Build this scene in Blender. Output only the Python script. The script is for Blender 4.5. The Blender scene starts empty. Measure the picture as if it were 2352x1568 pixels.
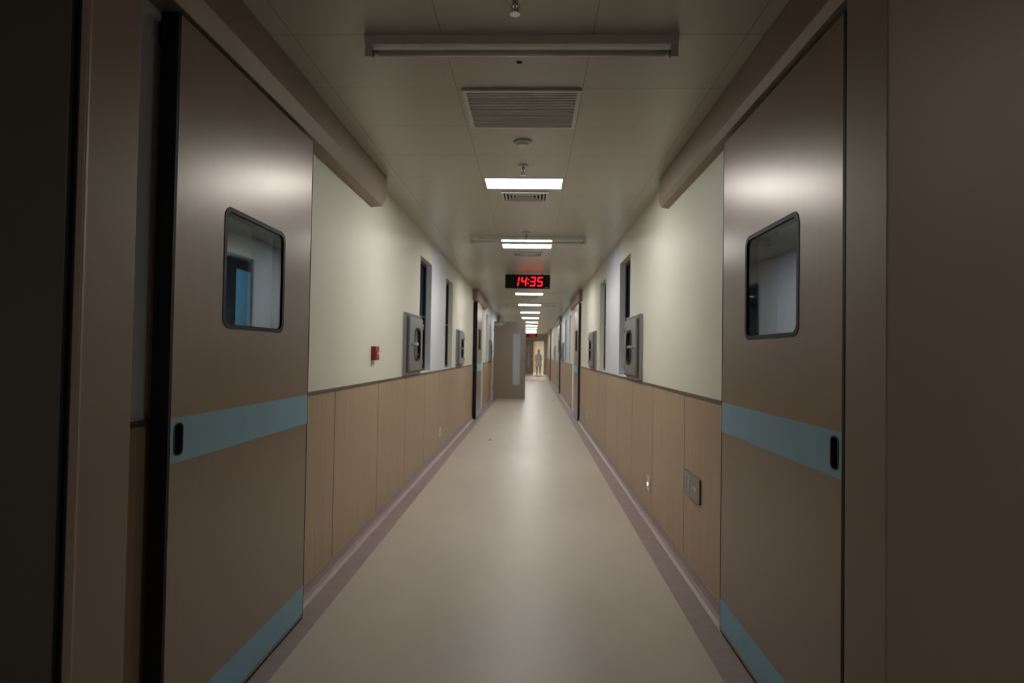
import bpy, bmesh, math, random
from mathutils import Vector, Matrix
random.seed(4)
D=bpy.data; SC=bpy.context.scene; COL=SC.collection
H=1.4; WL=-1.27; WR=1.035; C=2.77; END=43.0
SC.view_settings.view_transform='Standard'
SC.view_settings.look='None'

# ---------------------------------------------------------------- materials
def mat(name,col,rough=.5,metal=0.,spec=.5,emit=None,es=0.):
    m=D.materials.new(name); m.use_nodes=True
    b=m.node_tree.nodes['Principled BSDF']
    b.inputs['Base Color'].default_value=(*col,1); b.inputs['Roughness'].default_value=rough
    b.inputs['Metallic'].default_value=metal; b.inputs['Specular IOR Level'].default_value=spec
    if emit:
        b.inputs['Emission Color'].default_value=(*emit,1); b.inputs['Emission Strength'].default_value=es
    return m
def nodes(m): return m.node_tree.nodes, m.node_tree.links, m.node_tree.nodes['Principled BSDF']
def noisy(m,col,amt=.1,scale=(5,5,5),detail=4,rough=None,ramt=0.,bump=0.):
    n,l,b=nodes(m)
    tc=n.new('ShaderNodeTexCoord'); mp=n.new('ShaderNodeMapping'); mp.inputs['Scale'].default_value=scale
    nz=n.new('ShaderNodeTexNoise'); nz.inputs['Scale'].default_value=1; nz.inputs['Detail'].default_value=detail
    l.new(tc.outputs['Object'],mp.inputs[0]); l.new(mp.outputs[0],nz.inputs['Vector'])
    cr=n.new('ShaderNodeValToRGB'); e=cr.color_ramp.elements
    e[0].position=.3; e[1].position=.7
    e[0].color=(*[c*(1-amt) for c in col],1); e[1].color=(*[min(1,c*(1+amt)) for c in col],1)
    l.new(nz.outputs['Fac'],cr.inputs[0]); l.new(cr.outputs[0],b.inputs['Base Color'])
    if ramt:
        mr=n.new('ShaderNodeMapRange'); mr.inputs['To Min'].default_value=rough-ramt; mr.inputs['To Max'].default_value=rough+ramt
        l.new(nz.outputs['Fac'],mr.inputs['Value']); l.new(mr.outputs[0],b.inputs['Roughness'])
    if bump:
        bp=n.new('ShaderNodeBump'); bp.inputs['Strength'].default_value=bump; bp.inputs['Distance'].default_value=.002
        l.new(nz.outputs['Fac'],bp.inputs['Height']); l.new(bp.outputs[0],b.inputs['Normal'])
    return cr

cream=(.72,.70,.60); M_wall=mat('cream_paint',cream,.5,0,.3); noisy(M_wall,cream,.03,(1.2,1.2,1.2),3,.5,.05)
cool_light=(.64,.67,.72); M_cool_light=mat('wall_cool_light_tint',cool_light,.45,0,.3); noisy(M_cool_light,cool_light,.03,(1.5,1.5,1.5))  # cool light falling on the walls, put into their colour
wood=(.41,.305,.205); M_wood=mat('oak_laminate',wood,.45,0,.35); noisy(M_wood,wood,.10,(60,60,1.6),5,.45,.04)
M_cap=mat('wainscot_cap_brown',(.11,.08,.06),.4)
M_gap=mat('dark_joint',(.05,.035,.025),.8)
metalc=(.285,.225,.185); M_door=mat('bronze_brushed_metal',metalc,.33,.27,.45); noisy(M_door,metalc,.03,(90,90,2.5),4,.33,.03)
M_beam=mat('bronze_metal_cover',(.29,.225,.18),.5,.2); noisy(M_beam,(.29,.225,.18),.03,(3,3,3))
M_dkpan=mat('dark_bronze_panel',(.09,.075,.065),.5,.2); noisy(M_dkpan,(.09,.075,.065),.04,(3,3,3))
bl=(.22,.42,.56); M_blue=mat('blue_vinyl_stripe',bl,.45); noisy(M_blue,bl,.04,(8,8,8))
M_black=mat('black_rubber',(.008,.008,.009),.6,0,.25); M_gask=mat('dark_gasket',(.016,.016,.018),.6,0,.3)
fl=(.475,.415,.35); M_floor=mat('beige_vinyl_floor',fl,.40,0,.4)
cr=noisy(M_floor,fl,.07,(2.2,1.1,1),8,.40,.07,.08)
bo=(.285,.22,.205); M_bord=mat('mauve_vinyl_border',bo,.45); noisy(M_bord,bo,.1,(14,14,14),6)
M_cove=mat('mauve_vinyl_cove',(.33,.265,.245),.5); noisy(M_cove,(.33,.265,.245),.06,(12,12,12))
M_white=mat('white_enamel',(.6,.6,.58),.4); M_grey=mat('grey_enamel',(.62,.63,.61),.45)
M_slat=mat('grille_slat_grey',(.55,.54,.51),.5); M_void=mat('duct_black',(.01,.01,.01),.9)
M_steel=mat('stainless_steel',(.33,.33,.34),.38,.75); noisy(M_steel,(.33,.33,.34),.05,(50,50,3))
M_steel_d=mat('steel_edge_dark',(.10,.10,.10),.35,.8)
M_red=mat('red_plastic',(.30,.018,.02),.4); M_redL=mat('red_lens',(.5,.03,.03),.25)
M_frame=mat('window_frame_dark',(.03,.035,.04),.4,.4)
M_pl=mat('white_plastic',(.6,.6,.57),.35); M_chrome=mat('chrome',(.5,.5,.5),.2,1)
M_tube=mat('unlit_glass_tube',(.66,.68,.68),.2)
M_yel=mat('yellow_label',(.6,.5,.05),.5)
M_led=mat('red_led',(.2,0,0),.5,0,.5,(1,.012,.03),2.0)
M_leddim=mat('red_led_far',(.2,0,0),.5,0,.5,(1,.012,.03),1.0)
M_lamp=mat('lit_light_panel',(.9,.9,.9),.5,0,.5,(1,.985,.945),48)
M_fill=mat('lobby_fill_panel',(.9,.9,.9),.5,0,.5,(1,.97,.93),5)  # fill light added behind the camera, never in view
M_lamp3=mat('lit_light_panel_side',(.9,.9,.9),.5,0,.5,(1,.98,.96),13)
M_lampw=mat('lit_light_panel_warm',(.9,.9,.9),.5,0,.5,(1,.93,.82),70)
M_glow=mat('indicator_glow',(.9,.9,.9),.5,0,.5,(1,.98,.85),3.0)
M_bdoor=mat('blue_door',(.24,.54,.72),.4); M_roomw=mat('room_wall_grey',(.46,.47,.48),.6)
M_sign=mat('sign_plate_grey',(.20,.19,.175),.3,.5); M_signw=mat('sign_print_pale',(.50,.50,.48),.5)
M_orange=mat('warm_wood_wall',(.55,.33,.16),.5)
M_sglass=mat('pane_painted_reflection',(.42,.47,.50),.3)  # swing-door pane: its bluish-white reflection is put into the colour
def glass_mat(name,tint,tfac,rough=.03):
    m=D.materials.new(name); m.use_nodes=True; n=m.node_tree.nodes; l=m.node_tree.links; n.clear()
    o=n.new('ShaderNodeOutputMaterial'); t=n.new('ShaderNodeBsdfTransparent'); t.inputs[0].default_value=(*tint,1)
    g=n.new('ShaderNodeBsdfGlossy'); g.inputs['Roughness'].default_value=rough; g.inputs['Color'].default_value=(.85,.9,.95,1)
    mx=n.new('ShaderNodeMixShader'); mx.inputs[0].default_value=tfac
    l.new(t.outputs[0],mx.inputs[1]); l.new(g.outputs[0],mx.inputs[2]); l.new(mx.outputs[0],o.inputs[0]); return m
M_glass=glass_mat('door_glass',(.80,.86,.88),.20); M_wglass=glass_mat('window_glass',(.25,.36,.48),.08)
# ceiling with tile joints
ce=(.48,.46,.395); M_ceil=mat('ceiling_metal_tile',ce,.3,0,.45)
n,l,b=nodes(M_ceil)
tc=n.new('ShaderNodeTexCoord'); sx=n.new('ShaderNodeSeparateXYZ'); l.new(tc.outputs['Object'],sx.inputs[0])
def joint(out,off,per,wd):
    a=n.new('ShaderNodeMath'); a.operation='SUBTRACT'; l.new(out,a.inputs[0]); a.inputs[1].default_value=off
    p=n.new('ShaderNodeMath'); p.operation='PINGPONG'; l.new(a.outputs[0],p.inputs[0]); p.inputs[1].default_value=per/2
    c=n.new('ShaderNodeMath'); c.operation='LESS_THAN'; l.new(p.outputs[0],c.inputs[0]); c.inputs[1].default_value=wd; return c
j1=joint(sx.outputs[0],-.41,.65,.0016); j2=joint(sx.outputs[1],3.11,.5275,.0016)
mx=n.new('ShaderNodeMath'); mx.operation='MAXIMUM'; l.new(j1.outputs[0],mx.inputs[0]); l.new(j2.outputs[0],mx.inputs[1])
nz=n.new('ShaderNodeTexNoise'); nz.inputs['Scale'].default_value=.9; l.new(tc.outputs['Object'],nz.inputs['Vector'])
rp=n.new('ShaderNodeValToRGB'); rp.color_ramp.elements[0].color=(*[c*.93 for c in ce],1); rp.color_ramp.elements[1].color=(*[c*1.07 for c in ce],1)
l.new(nz.outputs['Fac'],rp.inputs[0])
mc=n.new('ShaderNodeMix'); mc.data_type='RGBA'; l.new(mx.outputs[0],mc.inputs['Factor']); l.new(rp.outputs[0],mc.inputs['A']); mc.inputs['B'].default_value=(.2,.19,.16,1)
l.new(mc.outputs['Result'],b.inputs['Base Color'])

# ---------------------------------------------------------------- mesh builder
class B:
    def __init__(s): s.bm=bmesh.new(); s.ms=[]
    def mi(s,m):
        if m not in s.ms: s.ms.append(m)
        return s.ms.index(m)
    def poly(s,rings,m,smooth=False,closed=True,caps=True):
        i=s.mi(m); V=[[s.bm.verts.new(p) for p in r] for r in rings]; n=len(V[0])
        for a,bb in zip(V[:-1],V[1:]):
            for k in range(n if closed else n-1):
                f=s.bm.faces.new((a[k],a[(k+1)%n],bb[(k+1)%n],bb[k])); f.material_index=i; f.smooth=smooth
        if caps:
            for r in (V[0][::-1],V[-1]):
                f=s.bm.faces.new(r); f.material_index=i
        return V
    def box(s,x0,x1,y0,y1,z0,z1,m):
        s.poly([[(x0,y0,z),(x1,y0,z),(x1,y1,z),(x0,y1,z)] for z in (z0,z1)],m)
    def prism(s,pts,ax,a,bb,m):   # pts 2-D in remaining axes (order kept)
        def mk(p,v):
            q=list(p); q.insert(ax,v); return tuple(q)
        s.poly([[mk(p,a) for p in pts],[mk(p,bb) for p in pts]],m)
    def cyl(s,c,r,h,ax,m,seg=24,r2=None):
        r2=r if r2 is None else r2; R=[]
        for rr,o in ((r,0),(r2,h)):
            ring=[]
            for k in range(seg):
                t=2*math.pi*k/seg; p=[rr*math.cos(t),rr*math.sin(t)]; p.insert(ax,o); ring.append(tuple(c[i]+p[i] for i in range(3)))
            R.append(ring)
        s.poly(R,m,smooth=True)
    def plate(s,x0,x1,outer,holes,m):   # y,z outlines extruded along x
        i=s.mi(m)
        for x in (x0,x1):
            E=[]
            for lp in [outer]+holes:
                vs=[s.bm.verts.new((x,y,z)) for y,z in lp]
                E+=[s.bm.edges.new((vs[k],vs[(k+1)%len(vs)])) for k in range(len(vs))]
            r=bmesh.ops.triangle_fill(s.bm,edges=E,use_beauty=True,use_dissolve=False)
            for g in r['geom']:
                if isinstance(g,bmesh.types.BMFace): g.material_index=i
        for lp in [outer]+holes:
            s.poly([[(x0,y,z) for y,z in lp],[(x1,y,z) for y,z in lp]],m,caps=False)
    def ring(s,x0,x1,a,bb,m):   # frame between loops a (outer) and bb (inner)
        P=[[(x0,*p) for p in a],[(x1,*p) for p in a],[(x1,*p) for p in bb],[(x0,*p) for p in bb],[(x0,*p) for p in a]]
        s.poly(P,m,caps=False)
    def done(s,name,bevel=0,parent=None):
        bmesh.ops.remove_doubles(s.bm,verts=s.bm.verts,dist=1e-6)
        bmesh.ops.recalc_face_normals(s.bm,faces=s.bm.faces)
        me=D.meshes.new(name); s.bm.to_mesh(me); s.bm.free()
        for m in s.ms: me.materials.append(m)
        o=D.objects.new(name,me); COL.objects.link(o)
        if bevel:
            md=o.modifiers.new('bevel','BEVEL'); md.width=bevel; md.segments=2; md.limit_method='ANGLE'; md.angle_limit=math.radians(50)
        if parent: o.parent=parent
        return o
def rrect(y0,y1,z0,z1,r,seg=7):
    P=[]
    for cy,cz,a0 in ((y1-r,z1-r,0),(y0+r,z1-r,90),(y0+r,z0+r,180),(y1-r,z0+r,270)):
        for k in range(seg+1):
            t=math.radians(a0+90*k/seg); P.append((cy+r*math.cos(t),cz+r*math.sin(t)))
    return P

# ---------------------------------------------------------------- openings layout
winL=[(6.80,7.58),(8.85,9.62),(16.6,17.4),(25.5,26.3),(28.0,28.8)]
winR=[(6.52,7.30),(8.66,9.40),(16.4,17.2),(18.6,19.4),(25.5,26.3),(28.0,28.8)]
WZ=(1.18,2.50)
def wall(name,xin,xout,ops,y0,y1,cool_light_r):
    b=B(); a,c=min(xin,xout),max(xin,xout)
    y=y0
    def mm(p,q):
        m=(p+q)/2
        return M_cool_light if any(u<=m<=v for u,v in cool_light_r) else M_wall
    cuts=sorted(ops)
    for (p,q,z0,z1) in cuts+[(y1,y1,0,0)]:
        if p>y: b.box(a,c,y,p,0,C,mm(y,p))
        if q>p:
            if z0>0: b.box(a,c,p,q,0,z0,M_wall)
            b.box(a,c,p,q,z1,C,M_wall)
        y=q
    return b.done(name)
D1=(2.05,3.12)
opL=[(D1[0],D1[1],0,2.42)]+[(p,q,*WZ) for p,q in winL]
opR=[(D1[0],D1[1],0,2.42)]+[(p,q,*WZ) for p,q in winR]
wall('wall_left',WL,WL-.2,opL,1.72,END,[(1.7,2.05),(7.5,8.9),(17.5,25)])  # last list: stretches with cool light painted in, near sliver included
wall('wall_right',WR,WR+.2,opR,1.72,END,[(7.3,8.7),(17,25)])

# floor (whole width) with borders
b=B()
b.box(-3.6,-1.27,-3,48,-.1,0,M_floor); b.box(1.035,3.4,-3,48,-.1,0,M_floor)
b.box(-1.27,-1.095,1.72,48,-.1,0,M_bord); b.box(.85,1.035,1.72,48,-.1,0,M_bord)
b.box(-1.27,-1.095,-3,1.72,-.1,0,M_floor); b.box(.85,1.035,-3,1.72,-.1,0,M_floor)
b.box(-1.095,.85,-3,48,-.1,0,M_floor); b.done('floor')
b=B(); b.box(-3.6,3.4,-3,48,C,C+.1,M_ceil); b.done('ceiling')

# wainscot panels, caps, coves
def sideitems(side):
    X=WL if side=='left' else WR; s=1 if side=='left' else -1
    seams=([3.88,4.98,6.07,7.16,8.26,9.36,10.46,11.56] if side=='left' else [4.11,5.18,6.23,7.28,8.36,9.42,10.5,11.58])
    runs=[(1.72,1.99),(3.14,12.95)]+[(15.8,21.9),(24.7,32.9),(35.6,END)]
    b=B(); cap=B(); cv=B()
    for p,q in runs:
        cs=[p]+[t for t in seams if p<t<q]
        if p>13:
            t=p+1.09
            while t<q: cs.append(t); t+=1.09
        cs.append(q)
        b.box(min(X,X+s*.0095),max(X,X+s*.0095),p,q,.07,1.15,M_gap)
        for u,v in zip(cs[:-1],cs[1:]):
            b.box(min(X+s*.0095,X+s*.012),max(X+s*.0095,X+s*.012),u+.005,v-.005,.085,1.148,M_wood)
        cap.box(min(X,X+s*.017),max(X,X+s*.017),p,q,1.148,1.166,M_cap)
        prof=[(X,.0),(X+s*.055,0),(X+s*.055,.003),(X+s*.035,.012),(X+s*.022,.03),(X+s*.017,.055),(X+s*.015,.09),(X,.09)]
        cv.prism(prof,1,p,q,M_cove)
    b.done('trim_wainscot_'+side); cap.done('trim_'+side); cv.done('baseboard_'+side)
sideitems('left'); sideitems('right')

# ---------------------------------------------------------------- sliding doors
dn=[0]
def door(side,y0,y1,full=False):
    dn[0]+=1
    if side=='left': F=-1.18; K=-1.232; W=WL; s=1
    else: F=.982; K=1.03; W=WR; s=-1
    b=B(); z0,z1=.012,2.51; c=y1-y0
    wy0,wy1=y0+.33,y0+.90; wz0,wz1=1.482,1.955
    win=rrect(wy0,wy1,wz0,wz1,.05); winin=rrect(wy0+.020,wy1-.020,wz0+.018,wz1-.018,.036)
    slot=rrect(y0+.035,y0+.082,1.047,1.15,.018,5)
    outer=[(y0+.012,z0),(y1,z0),(y1,z1),(y0+.012,z1)]
    b.plate(K,F,outer,[win,slot],M_door)
    b.ring(K,F+s*.002,win,winin,M_gask)
    for x in (F-s*.004,):
        b.prism([p for p in winin],0,x,x-s*.003,M_glass)
    b.plate(F+s*.0002,F+s*.0012,[(y0+.012,1.02),(y1,1.02),(y1,1.17),(y0+.012,1.17)],[slot],M_blue)
    b.plate(F+s*.0002,F+s*.0012,[(y0+.012,.03),(y1,.03),(y1,.172),(y0+.012,.172)],[],M_blue)
    b.ring(F-s*.02,F+s*.003,rrect(y0+.032,y0+.085,1.044,1.153,.02,5),rrect(y0+.037,y0+.080,1.049,1.148,.016,5),M_gask)
    b.box(min(F-s*.022,F-s*.018),max(F-s*.022,F-s*.018),y0+.03,y0+.087,1.04,1.157,M_black)
    E=W+s*.001 if full else W+s*.032
    b.box(min(E,F+s*.002),max(E,F+s*.002),y0-.004,y0+.012,z0,z1,M_black)
    b.box(min(K,F+s*.001),max(K,F+s*.001),y1,y1+.006,z0,z1,M_gask)
    b.box(min(K,F),max(K,F),y0,y1,.002,z0,M_black)
    b.done('door_%d'%dn[0])
    f=B()
    t=W+s*.020
    f.box(min(W,t),max(W,t),y0+.035 if not full else y0+.02,y0+.10,0,2.50,M_beam)
    f.box(min(W,t),max(W,t),y1-.07,y1-.03,0,2.50,M_beam)
    f.box(min(W,t),max(W,t),y0+.035,y1-.03,2.42,2.50,M_beam)
    f.done('trim_%d'%dn[0])
for y in (1.95,12.99,21.95,32.9):
    for sd in ('left','right'): door(sd,y,y+1.23,y>3)

def cover(y0,y1):
    b=B(); b.prism([(WL,C-.002),(-1.157,C-.002),(-1.157,2.61),(-1.190,2.542),(WL,2.535)],1,y0,y1,M_beam); b.done('door_track_cover',.003)
    b=B(); b.prism([(WR,C-.002),(.962,C-.002),(.962,2.585),(.982,2.550),(WR,2.54)],1,y0,y1,M_beam); b.done('door_track_cover',.003)
cover(1.73,4.72); cover(12.8,15.7); cover(21.7,24.6); cover(32.7,35.5)

# ---------------------------------------------------------------- near portal
def portal(side):
    b=B()
    if side=='left':
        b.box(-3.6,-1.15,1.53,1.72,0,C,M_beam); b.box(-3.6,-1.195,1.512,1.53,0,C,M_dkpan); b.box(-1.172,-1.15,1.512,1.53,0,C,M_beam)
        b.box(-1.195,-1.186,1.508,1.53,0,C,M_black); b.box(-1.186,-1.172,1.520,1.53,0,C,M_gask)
    else:
        b.box(.867,3.4,1.52,1.72,0,C,M_beam)
    b.done('wall_portal_'+side,.004)
portal('left'); portal('right')
b=B(); b.box(-1.15,.867,1.52,1.72,2.5,C-.001,M_beam); b.done('trim_portal_header')
b=B(); b.box(-3.6,-3.4,-3,1.52,0,C,M_wall); b.done('wall_lobby_left')
b=B(); b.box(3.2,3.4,-3,1.52,0,C,M_wall); b.done('wall_lobby_right')
b=B(); b.box(-3.6,3.4,-3.2,-3,0,C,M_wall); b.done('wall_lobby_back')
for sd,x0,x1,xo in (('left',-3.5,-1.47,-3.6),('right',1.235,3.3,3.4)):
    b=B(); b.box(min(xo,x0 if sd=='left' else x1),max(xo,x0 if sd=='left' else x1),1.72,40,0,C,M_roomw); b.done('wall_side_room_'+sd)
    b=B(); b.box(x0,x1,11.9,12.1,0,C,M_roomw); b.done('wall_room_divider_'+sd)
b=B()
b.box(-3.495,-3.44,6.9,7.7,0,2.35,M_bdoor); b.box(-3.495,-3.42,6.78,6.9,0,2.47,M_frame); b.box(-3.495,-3.42,7.7,7.85,0,2.47,M_frame); b.box(-3.495,-3.42,6.9,7.7,2.35,2.47,M_frame)
b.done('side_room_door')

# ---------------------------------------------------------------- windows
wn=0
for X,s,ws in ((WL,-1,winL),(WR,1,winR)):
    for p,q in ws:
        wn+=1; b=B(); a,c=X+s*.066,X+s*.10
        out=[(p,WZ[0]),(q,WZ[0]),(q,WZ[1]),(p,WZ[1])]; inn=[(p+.035,WZ[0]+.035),(q-.035,WZ[0]+.035),(q-.035,WZ[1]-.035),(p+.035,WZ[1]-.035)]
        b.ring(a,c,out,inn,M_frame)
        b.prism(inn,0,a+s*.012,a+s*.018,M_wglass)
        b.box(min(a,c),max(a,c),p+.035,q-.035,1.83,1.85,M_frame)
        b.done('window_%d'%wn)

# ---------------------------------------------------------------- pass-through boxes
def passbox(side,y0,y1,z0=1.172,z1=1.80):
    X,s=(WL,1) if side=='left' else (WR,-1)
    root=D.objects.new('pass_through_cabinet',None); COL.objects.link(root); root.location=(X,(y0+y1)/2,z0)
    b=B()
    b.box(min(X+s*.001,X+s*.035),max(X+s*.001,X+s*.035),y0,y1,z0,z1,M_steel)
    b.box(min(X+s*.035,X+s*.040),max(X+s*.035,X+s*.040),y0+.005,y1-.005,z0+.02,z1-.01,M_steel_d)
    o=b.done('casing',.003)
    b=B(); yy0=y0+.05; yy1=y1-.05
    g=rrect(y0+.28,y1-.17,z0+.14,z1-.14,.09); gi=rrect(y0+.305,y1-.195,z0+.165,z1-.165,.07)
    b.plate(X+s*.04,X+s*.062,rrect(yy0,yy1,z0+.045,z1-.035,.01,3),[g],M_steel)
    b.ring(X+s*.042,X+s*.066,g,gi,M_black)
    b.prism(gi,0,X+s*.046,X+s*.050,M_glass)
    o2=b.done('glazed_door',.002)
    b=B(); zc=(z0+z1)/2
    b.cyl((X+s*.062,y0+.13,zc),.014,s*.05,0,M_chrome); b.box(min(X+s*.10,X+s*.118),max(X+s*.10,X+s*.118),y0+.06,y0+.21,zc-.013,zc+.013,M_chrome)
    for zz in (z0+.12,z1-.12): b.cyl((X+s*.062,y1-.06,zz-.03),.011,.06,2,M_chrome)
    o3=b.done('latch_handle',.002)
    for o in (o,o2,o3):
        o.parent=root; o.matrix_parent_inverse=Matrix.Translation(-root.location)
for sd,y in (('left',5.95),('right',5.74),('left',10.1),('right',9.85),('left',17.7),('right',19.7),('right',26.6)):
    passbox(sd,y,y+.78)

# ---------------------------------------------------------------- alarm, sockets, exit sign
b=B(); b.box(WL,WL+.038,4.77,4.88,1.335,1.445,M_red); b.box(WL+.038,WL+.042,4.79,4.86,1.36,1.415,M_redL); b.box(WL+.042,WL+.044,4.80,4.85,1.385,1.392,M_pl)
b.done('fire_alarm_call_point',.004)
def socket(X,s,y,z,glow=False):
    b=B(); a,c=X+s*.012,X+s*.020
    b.box(min(a,c),max(a,c),y,y+.12,z,z+.12,M_pl)
    c2=c+s*.003
    if glow:
        b.box(min(c,c2),max(c,c2),y+.03,y+.09,z+.03,z+.09,M_pl); b.cyl((c2,y+.065,z+.055),.014,s*.003,0,M_glow)
    else:
        for dy,dz in ((.04,.07),(.075,.07),(.045,.04),(.065,.04)): b.box(min(c,c+s*.001),max(c,c+s*.001),y+dy,y+dy+.006,z+dz,z+dz+.02,M_black)
    b.done('light_switch' if glow else 'power_socket',.003)
socket(WR,-1,5.24,.25,True); socket(WR,-1,11.2,.25); socket(WR,-1,12.2,.42); socket(WL,1,8.33,.25)
root=D.objects.new('emergency_exit_sign',None); COL.objects.link(root); root.location=(WR,3.88,.59)
def par(o): o.parent=root; o.matrix_parent_inverse=Matrix.Translation(-root.location)
b=B(); xs=WR-.012; b.box(xs-.012,xs,3.70,4.06,.515,.665,M_sign); par(b.done('plate',.002))
b=B(); xf=xs-.0125
def sp(pts): b.prism([(3.88-u,.59+v) for u,v in pts],0,xf-.0008,xf,M_signw)   # u to viewer's right
def rct(u0,u1,v0,v1): sp([(u0,v0),(u1,v0),(u1,v1),(u0,v1)])
rct(-.118,-.112,-.055,.055); rct(-.022,-.016,-.055,.055); rct(-.112,-.022,.049,.055)
b.cyl((xf-.0008,3.88+.055,.59+.030),.0095,.0008,0,M_signw,16)
sp([(-.075,.018),(-.055,.022),(-.058,-.010),(-.072,-.012)])
sp([(-.075,.018),(-.092,.004),(-.088,-.001),(-.070,.010)]); sp([(-.057,.020),(-.040,.004),(-.036,.010),(-.052,.024)])
sp([(-.070,-.010),(-.060,-.010),(-.042,-.028),(-.050,-.032)]); sp([(-.050,-.032),(-.042,-.028),(-.046,-.052),(-.053,-.050)])
sp([(-.072,-.008),(-.064,-.012),(-.078,-.036),(-.086,-.032)]); sp([(-.086,-.032),(-.078,-.036),(-.100,-.046),(-.104,-.040)])
rct(.03,.085,-.005,.005); sp([(.12,0),(.082,.024),(.082,.011),(.10,0)]); sp([(.12,0),(.10,0),(.082,-.011),(.082,-.024)]); sp([(.082,.012),(.105,0),(.082,-.012)])
par(b.done('pictogram'))

# ---------------------------------------------------------------- ceiling fittings
def panel(xc,y0,y1,m,w=.60,name='ceiling_light_panel'):
    b=B(); x0,x1=xc-w/2,xc+w/2
    b.box(x0,x1,y0,y1,C-.006,C-.001,m)
    for u in ((x0-.012,x0,y0-.012,y1+.012),(x1,x1+.012,y0-.012,y1+.012),(x0,x1,y0-.012,y0),(x0,x1,y1,y1+.012)):
        b.box(*u,C-.008,C-.0005,M_white)
    b.done(name)
XC=-.085
panel(XC,4.71,4.98,M_lamp)
panel(XC,7.25,7.32,M_lamp); panel(XC,7.54,7.78,M_lamp)
for y in (10.55,13.6,16.65,19.65,22.65,25.7,28.7,31.7,34.7,37.7): panel(XC,y,y+.28,M_lamp)
panel(-.9,-1.7,-1.1,M_fill,1.2); panel(2.3,-.2,.1,M_lamp3,.6)  # unseen lobby panels: wide one added as fill, side one set to light sliver
def batten(y,label=False):
    b=B(); x0,x1=-.745,.605
    b.prism([(y-.035,C-.001),(y+.035,C-.001),(y+.022,C-.035),(y-.022,C-.035)],0,x0,x1,M_grey)
    for a in (x0,x1-.03): b.box(a,a+.03,y-.018,y+.018,C-.088,C-.03,M_white)
    b.cyl((x0+.03,y,C-.066),.013,x1-x0-.06,0,M_tube,16)
    for a in (x0+.03,x1-.055): b.cyl((a,y,C-.066),.0138,.025,0,M_chrome,16)
    if label: b.box(x0+.10,x0+.17,y-.031,y-.0295,C-.03,C-.01,M_yel)
    b.done('fluorescent_batten_light')
batten(2.615); batten(7.08,True); batten(16.3)
b=B(); gx0,gx1,gy0,gy1=-.385,.235,3.11,3.64
for u in ((gx0,gx0+.022,gy0,gy1),(gx1-.022,gx1,gy0,gy1),(gx0+.022,gx1-.022,gy0,gy0+.022),(gx0+.022,gx1-.022,gy1-.022,gy1)): b.box(*u,C-.014,C-.0005,M_white)
b.box(gx0+.022,gx1-.022,gy0+.022,gy1-.022,C-.0025,C-.0005,M_void)
n=24
for k in range(n):
    y=gy0+.028+(gy1-gy0-.056)*k/(n-1)
    b.prism([(y-.0055,C-.012),(y+.0045,C-.012),(y+.0065,C-.003),(y-.0035,C-.003)],0,gx0+.022,gx1-.022,M_slat)
b.done('air_return_grille')
def diffuser(y0):
    b=B(); x0,x1=-.28,.115; y1=y0+.30
    for k in range(5):
        d=k*.03
        z=C-.016+.002*k
        w=.013 if k else .018
        for u in ((x0+d,x0+d+w,y0+d,y1-d),(x1-d-w,x1-d,y0+d,y1-d),(x0+d+w,x1-d-w,y0+d,y0+d+w),(x0+d+w,x1-d-w,y1-d-w,y1-d)): b.box(*u,z,C-.001,M_white)
    b.box(x0+.018,x1-.018,y0+.018,y1-.018,C-.0022,C-.0008,M_void)
    b.done('ceiling_air_diffuser')
diffuser(5.09); diffuser(8.15); diffuser(14.4)
def sprinkler(y):
    b=B(); x=-.085
    b.cyl((x,y,C-.012),.036,.011,2,M_white,24,.040); b.cyl((x,y,C-.042),.010,.03,2,M_chrome,12)
    for s in (-1,1): b.prism([(x+s*.010,C-.04),(x+s*.016,C-.044),(x+s*.012,C-.066),(x+s*.004,C-.070),(x+s*.003,C-.066),(x+s*.008,C-.060)],1,y-.003,y+.003,M_chrome)
    b.cyl((x,y,C-.066),.0028,.024,2,M_redL,8); b.cyl((x,y,C-.073),.020,.003,2,M_chrome,16)
    b.done('fire_sprinkler')
for y in (2.30,4.40,6.81,11.4,15.2): sprinkler(y)
b=B(); b.cyl((-.08,3.90,C-.018),.052,.017,2,M_white,32,.062); b.cyl((-.08,3.90,C-.028),.030,.011,2,M_white,24,.045); b.done('smoke_detector')
b=B(); b.cyl((-.08,2.83,C-.002),.014,.0015,2,M_void,24); b.cyl((-.08,2.83,C-.0012),.018,.001,2,M_grey,24); b.done('ceiling_cable_hole')

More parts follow.
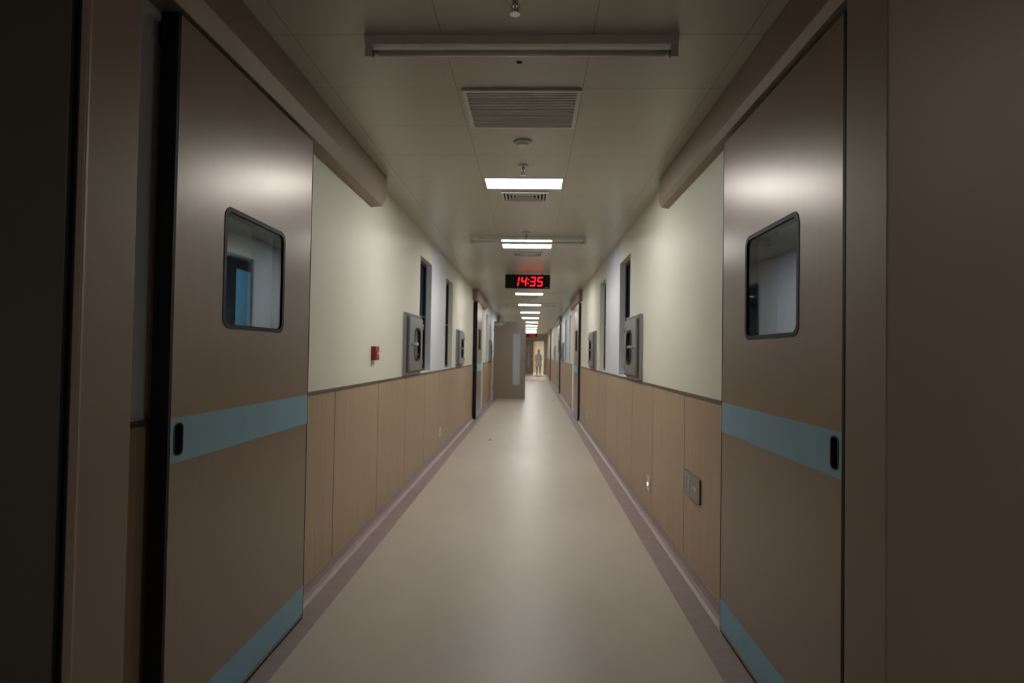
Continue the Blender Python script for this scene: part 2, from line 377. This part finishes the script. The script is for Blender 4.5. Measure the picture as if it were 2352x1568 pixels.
# ---------------------------------------------------------------- digital clocks
SEG={'0':'abcdef','1':'bc','3':'abcdg','4':'fgbc','5':'afgcd'}
def clock(xc,y,w,h,zt,m):
    root=D.objects.new('digital_clock',None); COL.objects.link(root); root.location=(xc,y,zt-h/2)
    objs=[]
    b=B(); zb=zt-h
    b.box(xc-w/2,xc+w/2,y,y+.05,zb,zt,M_black)
    objs.append(b.done('case',.004))
    b=B()
    for s in (-1,1): b.box(xc+s*w*.32-.012,xc+s*w*.32+.012,y+.015,y+.035,zt,C-.0005,M_steel_d)
    objs.append(b.done('ceiling_brackets'))
    b=B(); u=h/.235; dh=.158*u; dw=.092*u; t=.019*u; zc=zb+h*.5; sh=.13
    def q(px,pts): b.prism([(px+a+sh*c,zc+c) for a,c in pts],1,y-.002,y,m)
    def seg(px,s):
        hw,hh=dw/2,dh/2; g=.003*u
        if s in 'agd':
            z={'a':hh-t/2,'g':0,'d':-hh+t/2}[s]; q(px,[(-hw+g,z),(-hw+t/2+g,z-t/2),(hw-t/2-g,z-t/2),(hw-g,z),(hw-t/2-g,z+t/2),(-hw+t/2+g,z+t/2)])
        else:
            x={'b':hw,'c':hw,'e':-hw,'f':-hw}[s]; x-=math.copysign(t/2,x); lo,hi=(0,hh) if s in 'bf' else (-hh,0)
            q(px,[(x-t/2,lo+g+t*.3),(x,lo+g),(x+t/2,lo+g+t*.3),(x+t/2,hi-g-t*.3),(x,hi-g),(x-t/2,hi-g-t*.3)])
    for ch,ox in (('1',-.215),('4',-.088),('3',.062),('5',.185)):
        for s in SEG[ch]: seg(xc+.025+ox*u,s)
    for zz in (.032,-.032):
        q(xc+.012,[(-.010*u,zz*u-.010*u),(.010*u,zz*u-.010*u),(.010*u,zz*u+.010*u),(-.010*u,zz*u+.010*u)])
    objs.append(b.done('display_digits'))
    b=B(); b.box(xc+w*.40,xc+w*.45,y-.001,y,zb+.012,zb+.022,M_grey); objs.append(b.done('label_dot'))
    for o in objs: o.parent=root; o.matrix_parent_inverse=Matrix.Translation(-root.location)
clock(-.094,10.3,.76,.235,2.752,M_led); clock(-.03,40,.68,.21,2.745,M_leddim)

# ---------------------------------------------------------------- swing door across the corridor
def swing(name_n,x0,x1,y,zt,wx0,wx1,wz0,wz1):
    b=B()
    b.plate(0,.045,[(x0,.01),(x1,.01),(x1,zt),(x0,zt)],[rrect(wx0,wx1,wz0,wz1,.04,4)],M_door)
    b.ring(-.004,.049,rrect(wx0,wx1,wz0,wz1,.04,4),rrect(wx0+.02,wx1-.02,wz0+.02,wz1-.02,.03,4),M_steel)
    b.prism(rrect(wx0+.02,wx1-.02,wz0+.02,wz1-.02,.03,4),0,.018,.024,M_sglass)
    b.box(-.03,0,x0+.02,x0+.28,zt-.12,zt-.06,M_grey)
    b.box(-.06,-.045,x0+.10,x0+.40,zt-.05,zt-.03,M_grey)
    b.box(-.06,0,x0+.10,x0+.13,zt-.07,zt-.03,M_grey)
    b.box(-.006,0,x1-.10,x1-.05,.98,1.16,M_chrome); b.cyl((-.05,x1-.075,1.06),.010,.05,0,M_chrome,12); b.box(-.056,-.044,x1-.17,x1-.06,1.05,1.07,M_chrome)
    for zz in (.3,1.2,2.1): b.cyl((.02,x0-.006,zz),.010,.10,2,M_chrome,10)
    for v in b.bm.verts: v.co=Vector((v.co.y,y+v.co.x,v.co.z))
    b.done('door_%d'%name_n,.0)
swing(9,-1.20,-.20,18.92,2.41,-.60,-.36,.44,2.04)
swing(10,-.40,.10,42.85,2.35,-.30,-.16,.5,2.0)

# ---------------------------------------------------------------- far end
b=B(); b.box(WL-.2,-.42,END,END+.15,0,C,M_wall); b.box(.86,WR+.2,END,END+.15,0,C,M_wall); b.box(-.42,.86,END,END+.15,2.36,C,M_wall)
for u in ((-.45,-.40),(.84,.89)): b.box(*u,END-.02,END+.17,0,2.40,M_beam)
b.box(-.40,.84,END-.02,END+.17,2.35,2.40,M_beam); b.done('wall_end')
b=B(); b.box(-3.6,3.4,48,48.1,0,C,M_wall); b.box(-3.6,.25,47.9,48,0,C,M_orange); b.done('wall_far_room_back')
b=B(); b.box(-3.6,-3.5,43.15,48,0,C,M_wall); b.done('wall_far_room_left'); b=B(); b.box(3.3,3.4,43.15,48,0,C,M_wall); b.done('wall_far_room_right')
panel(.3,44.3,44.9,M_lampw,1.2)

# ---------------------------------------------------------------- person walking away in white gown
skin=mat('skin',(.50,.32,.23),.5); coat=mat('white_cotton',(.80,.81,.83),.8); pants=mat('dark_trousers',(.02,.025,.05),.8); shoe=mat('white_clogs',(.4,.4,.4),.5)
noisy(coat,(.80,.81,.83),.05,(9,9,9))
def skinmesh(name,V,E,R,mats,pick,root=0,lv=2):
    me=D.meshes.new(name); me.from_pydata(V,E,[]); o=D.objects.new(name,me); COL.objects.link(o)
    md=o.modifiers.new('s','SKIN'); md.use_smooth_shade=True
    for i,r in enumerate(R):
        sv=me.skin_vertices[0].data[i]; sv.radius=r if isinstance(r,tuple) else (r,r); sv.use_root=(i==root)
    ss=o.modifiers.new('ss','SUBSURF'); ss.levels=ss.render_levels=lv
    dg=bpy.context.evaluated_depsgraph_get(); me2=D.meshes.new_from_object(o.evaluated_get(dg)); D.objects.remove(o)
    o=D.objects.new(name,me2); COL.objects.link(o); me2.materials.clear()
    for m in mats: me2.materials.append(m)
    for p in me2.polygons: p.material_index=pick(p.center); p.use_smooth=True
    return o
root=D.objects.new('person_in_white_gown',None); COL.objects.link(root)
V=[(0,0,.96),(0,.0,1.12),(0,.01,1.28),(0,.01,1.40),(0,.015,1.50),(0,.03,1.60),(0,.03,1.68),
   (-.09,0,.90),(-.10,.10,.50),(-.10,-.02,.10),(-.10,.12,.045),
   (.09,0,.90),(.10,-.03,.50),(.10,-.22,.12),(.10,-.10,.045),
   (-.17,.01,1.41),(-.22,.02,1.14),(-.19,.20,.98),(-.18,.27,.95),
   (.17,.01,1.41),(.22,.03,1.14),(.19,.22,1.02),(.18,.29,1.0)]
E=[(0,1),(1,2),(2,3),(3,4),(4,5),(5,6),(0,7),(7,8),(8,9),(9,10),(0,11),(11,12),(12,13),(13,14),(3,15),(15,16),(16,17),(17,18),(3,19),(19,20),(20,21),(21,22)]
R=[(.15,.11),(.135,.10),(.16,.11),(.13,.09),.055,.082,.075,.095,.062,.042,.035,.095,.062,.042,.035,.06,.045,.034,.032,.06,.045,.034,.032]
def pk(c):
    if c.z>1.47: return 0
    if c.z<.09: return 3
    if c.z<.86 and abs(c.x)<.17: return 2
    if c.y>.235 and c.z>.9: return 0
    return 1
body=skinmesh('body',V,E,R,[skin,coat,pants,shoe],pk); body.parent=root
b=B(); rings=[]
for z,rx,ry in ((1.40,.17,.105),(1.25,.185,.125),(1.05,.175,.125),(.90,.195,.15),(.72,.215,.185),(.60,.225,.20)):
    rings.append([(rx*math.cos(t)*(1+.03*math.sin(5*t)),ry*math.sin(t)*(1+.03*math.sin(7*t)),z) for t in [2*math.pi*k/28 for k in range(28)]])
b.poly(rings,coat,smooth=True,caps=False); b.done('gown').parent=root
b=B(); rings=[]
for k in range(8):
    a=k/7*math.pi/2; rings.append([(.098*math.cos(a)*math.cos(t)+0,.03-.01+.108*math.cos(a)*math.sin(t),1.66+.13*math.sin(a)+.0) for t in [2*math.pi*j/20 for j in range(20)]])
b.poly(rings,coat,smooth=True); b.done('surgical_cap').parent=root
b=B(); b.prism([(.10,1.62),(.135,1.605),(.10,1.595)],0,-.012,.012,skin)
for s in (-1,1):
    b.cyl((s*.03,.108,1.645),.009,.006,1,M_black,8); b.cyl((s*.080,.03,1.63),.022,s*.012,0,skin,10)
b.box(-.02,.02,.100,.112,1.565,1.572,M_redL); b.done('face_features').parent=root
for s,hx,hy,hz in ((-1,-.18,.27,.95),(1,.18,.29,1.0)):
    V=[(hx,hy,hz),(hx,hy+.045,hz-.02)]; E=[(0,1)]; R=[(.022,.035),(.018,.038)]
    for k in range(4):
        i=len(V); oz=(k-1.5)*.02; L=(.06,.07,.066,.05)[k]
        V+=[(hx,hy+.07,hz-.03+oz),(hx-s*.008,hy+.07+L*.6,hz-.045+oz),(hx-s*.02,hy+.07+L,hz-.065+oz)]; E+=[(1,i),(i,i+1),(i+1,i+2)]; R+=[.010,.009,.008]
    i=len(V); V+=[(hx-s*.03,hy+.04,hz+.01),(hx-s*.045,hy+.07,hz+.0)]; E+=[(0,i),(i,i+1)]; R+=[.011,.009]
    skinmesh('hand',V,E,R,[skin],lambda c:0,0,1).parent=root
zmin=min(v.co.z for v in body.data.vertices)
root.location=(.45,41.3,-zmin)

b=B(); b.cyl((-.666,9.94,0),.014,.006,2,M_gap,10); b.cyl((-.64,9.93,0),.006,.004,2,M_gap,8); b.done('floor_debris')

# ---------------------------------------------------------------- dim side-room lamps
def area(name,loc,sx,sy,pw,col):
    L=D.lights.new(name,'AREA'); L.shape='RECTANGLE'; L.size=sx; L.size_y=sy; L.energy=pw; L.color=col
    o=D.objects.new(name,L); COL.objects.link(o); o.location=loc; return o
area('side_room_lamp',(-2.5,6.5,2.7),.6,.6,13,(.75,.88,1)); area('side_room_lamp',(2.4,5.5,2.7),.6,.6,8,(.88,.94,1))

w=D.worlds.new('w'); SC.world=w; w.use_nodes=True; w.node_tree.nodes['Background'].inputs[0].default_value=(.02,.02,.022,1)

# ---------------------------------------------------------------- camera
f=1400.; r=.016; p=.0209; t=.0332
R1=Vector((1,t,0)); U1=Vector((t*p,-p,1)); F=Vector((-t,1,p)).normalized()
Rr=(R1+r*U1); Rr=(Rr-F*Rr.dot(F)).normalized(); U=Rr.cross(F)
cd=D.cameras.new('camera'); cam=D.objects.new('camera',cd); COL.objects.link(cam)
cd.sensor_width=36; cd.lens=36*f/2352
cam.matrix_world=Matrix(((Rr.x,U.x,-F.x,0),(Rr.y,U.y,-F.y,0),(Rr.z,U.z,-F.z,H),(0,0,0,1)))
cd.dof.use_dof=True; cd.dof.focus_distance=2.6; cd.dof.aperture_fstop=2.8; cd.clip_end=200; cd.clip_start=.05
SC.camera=cam
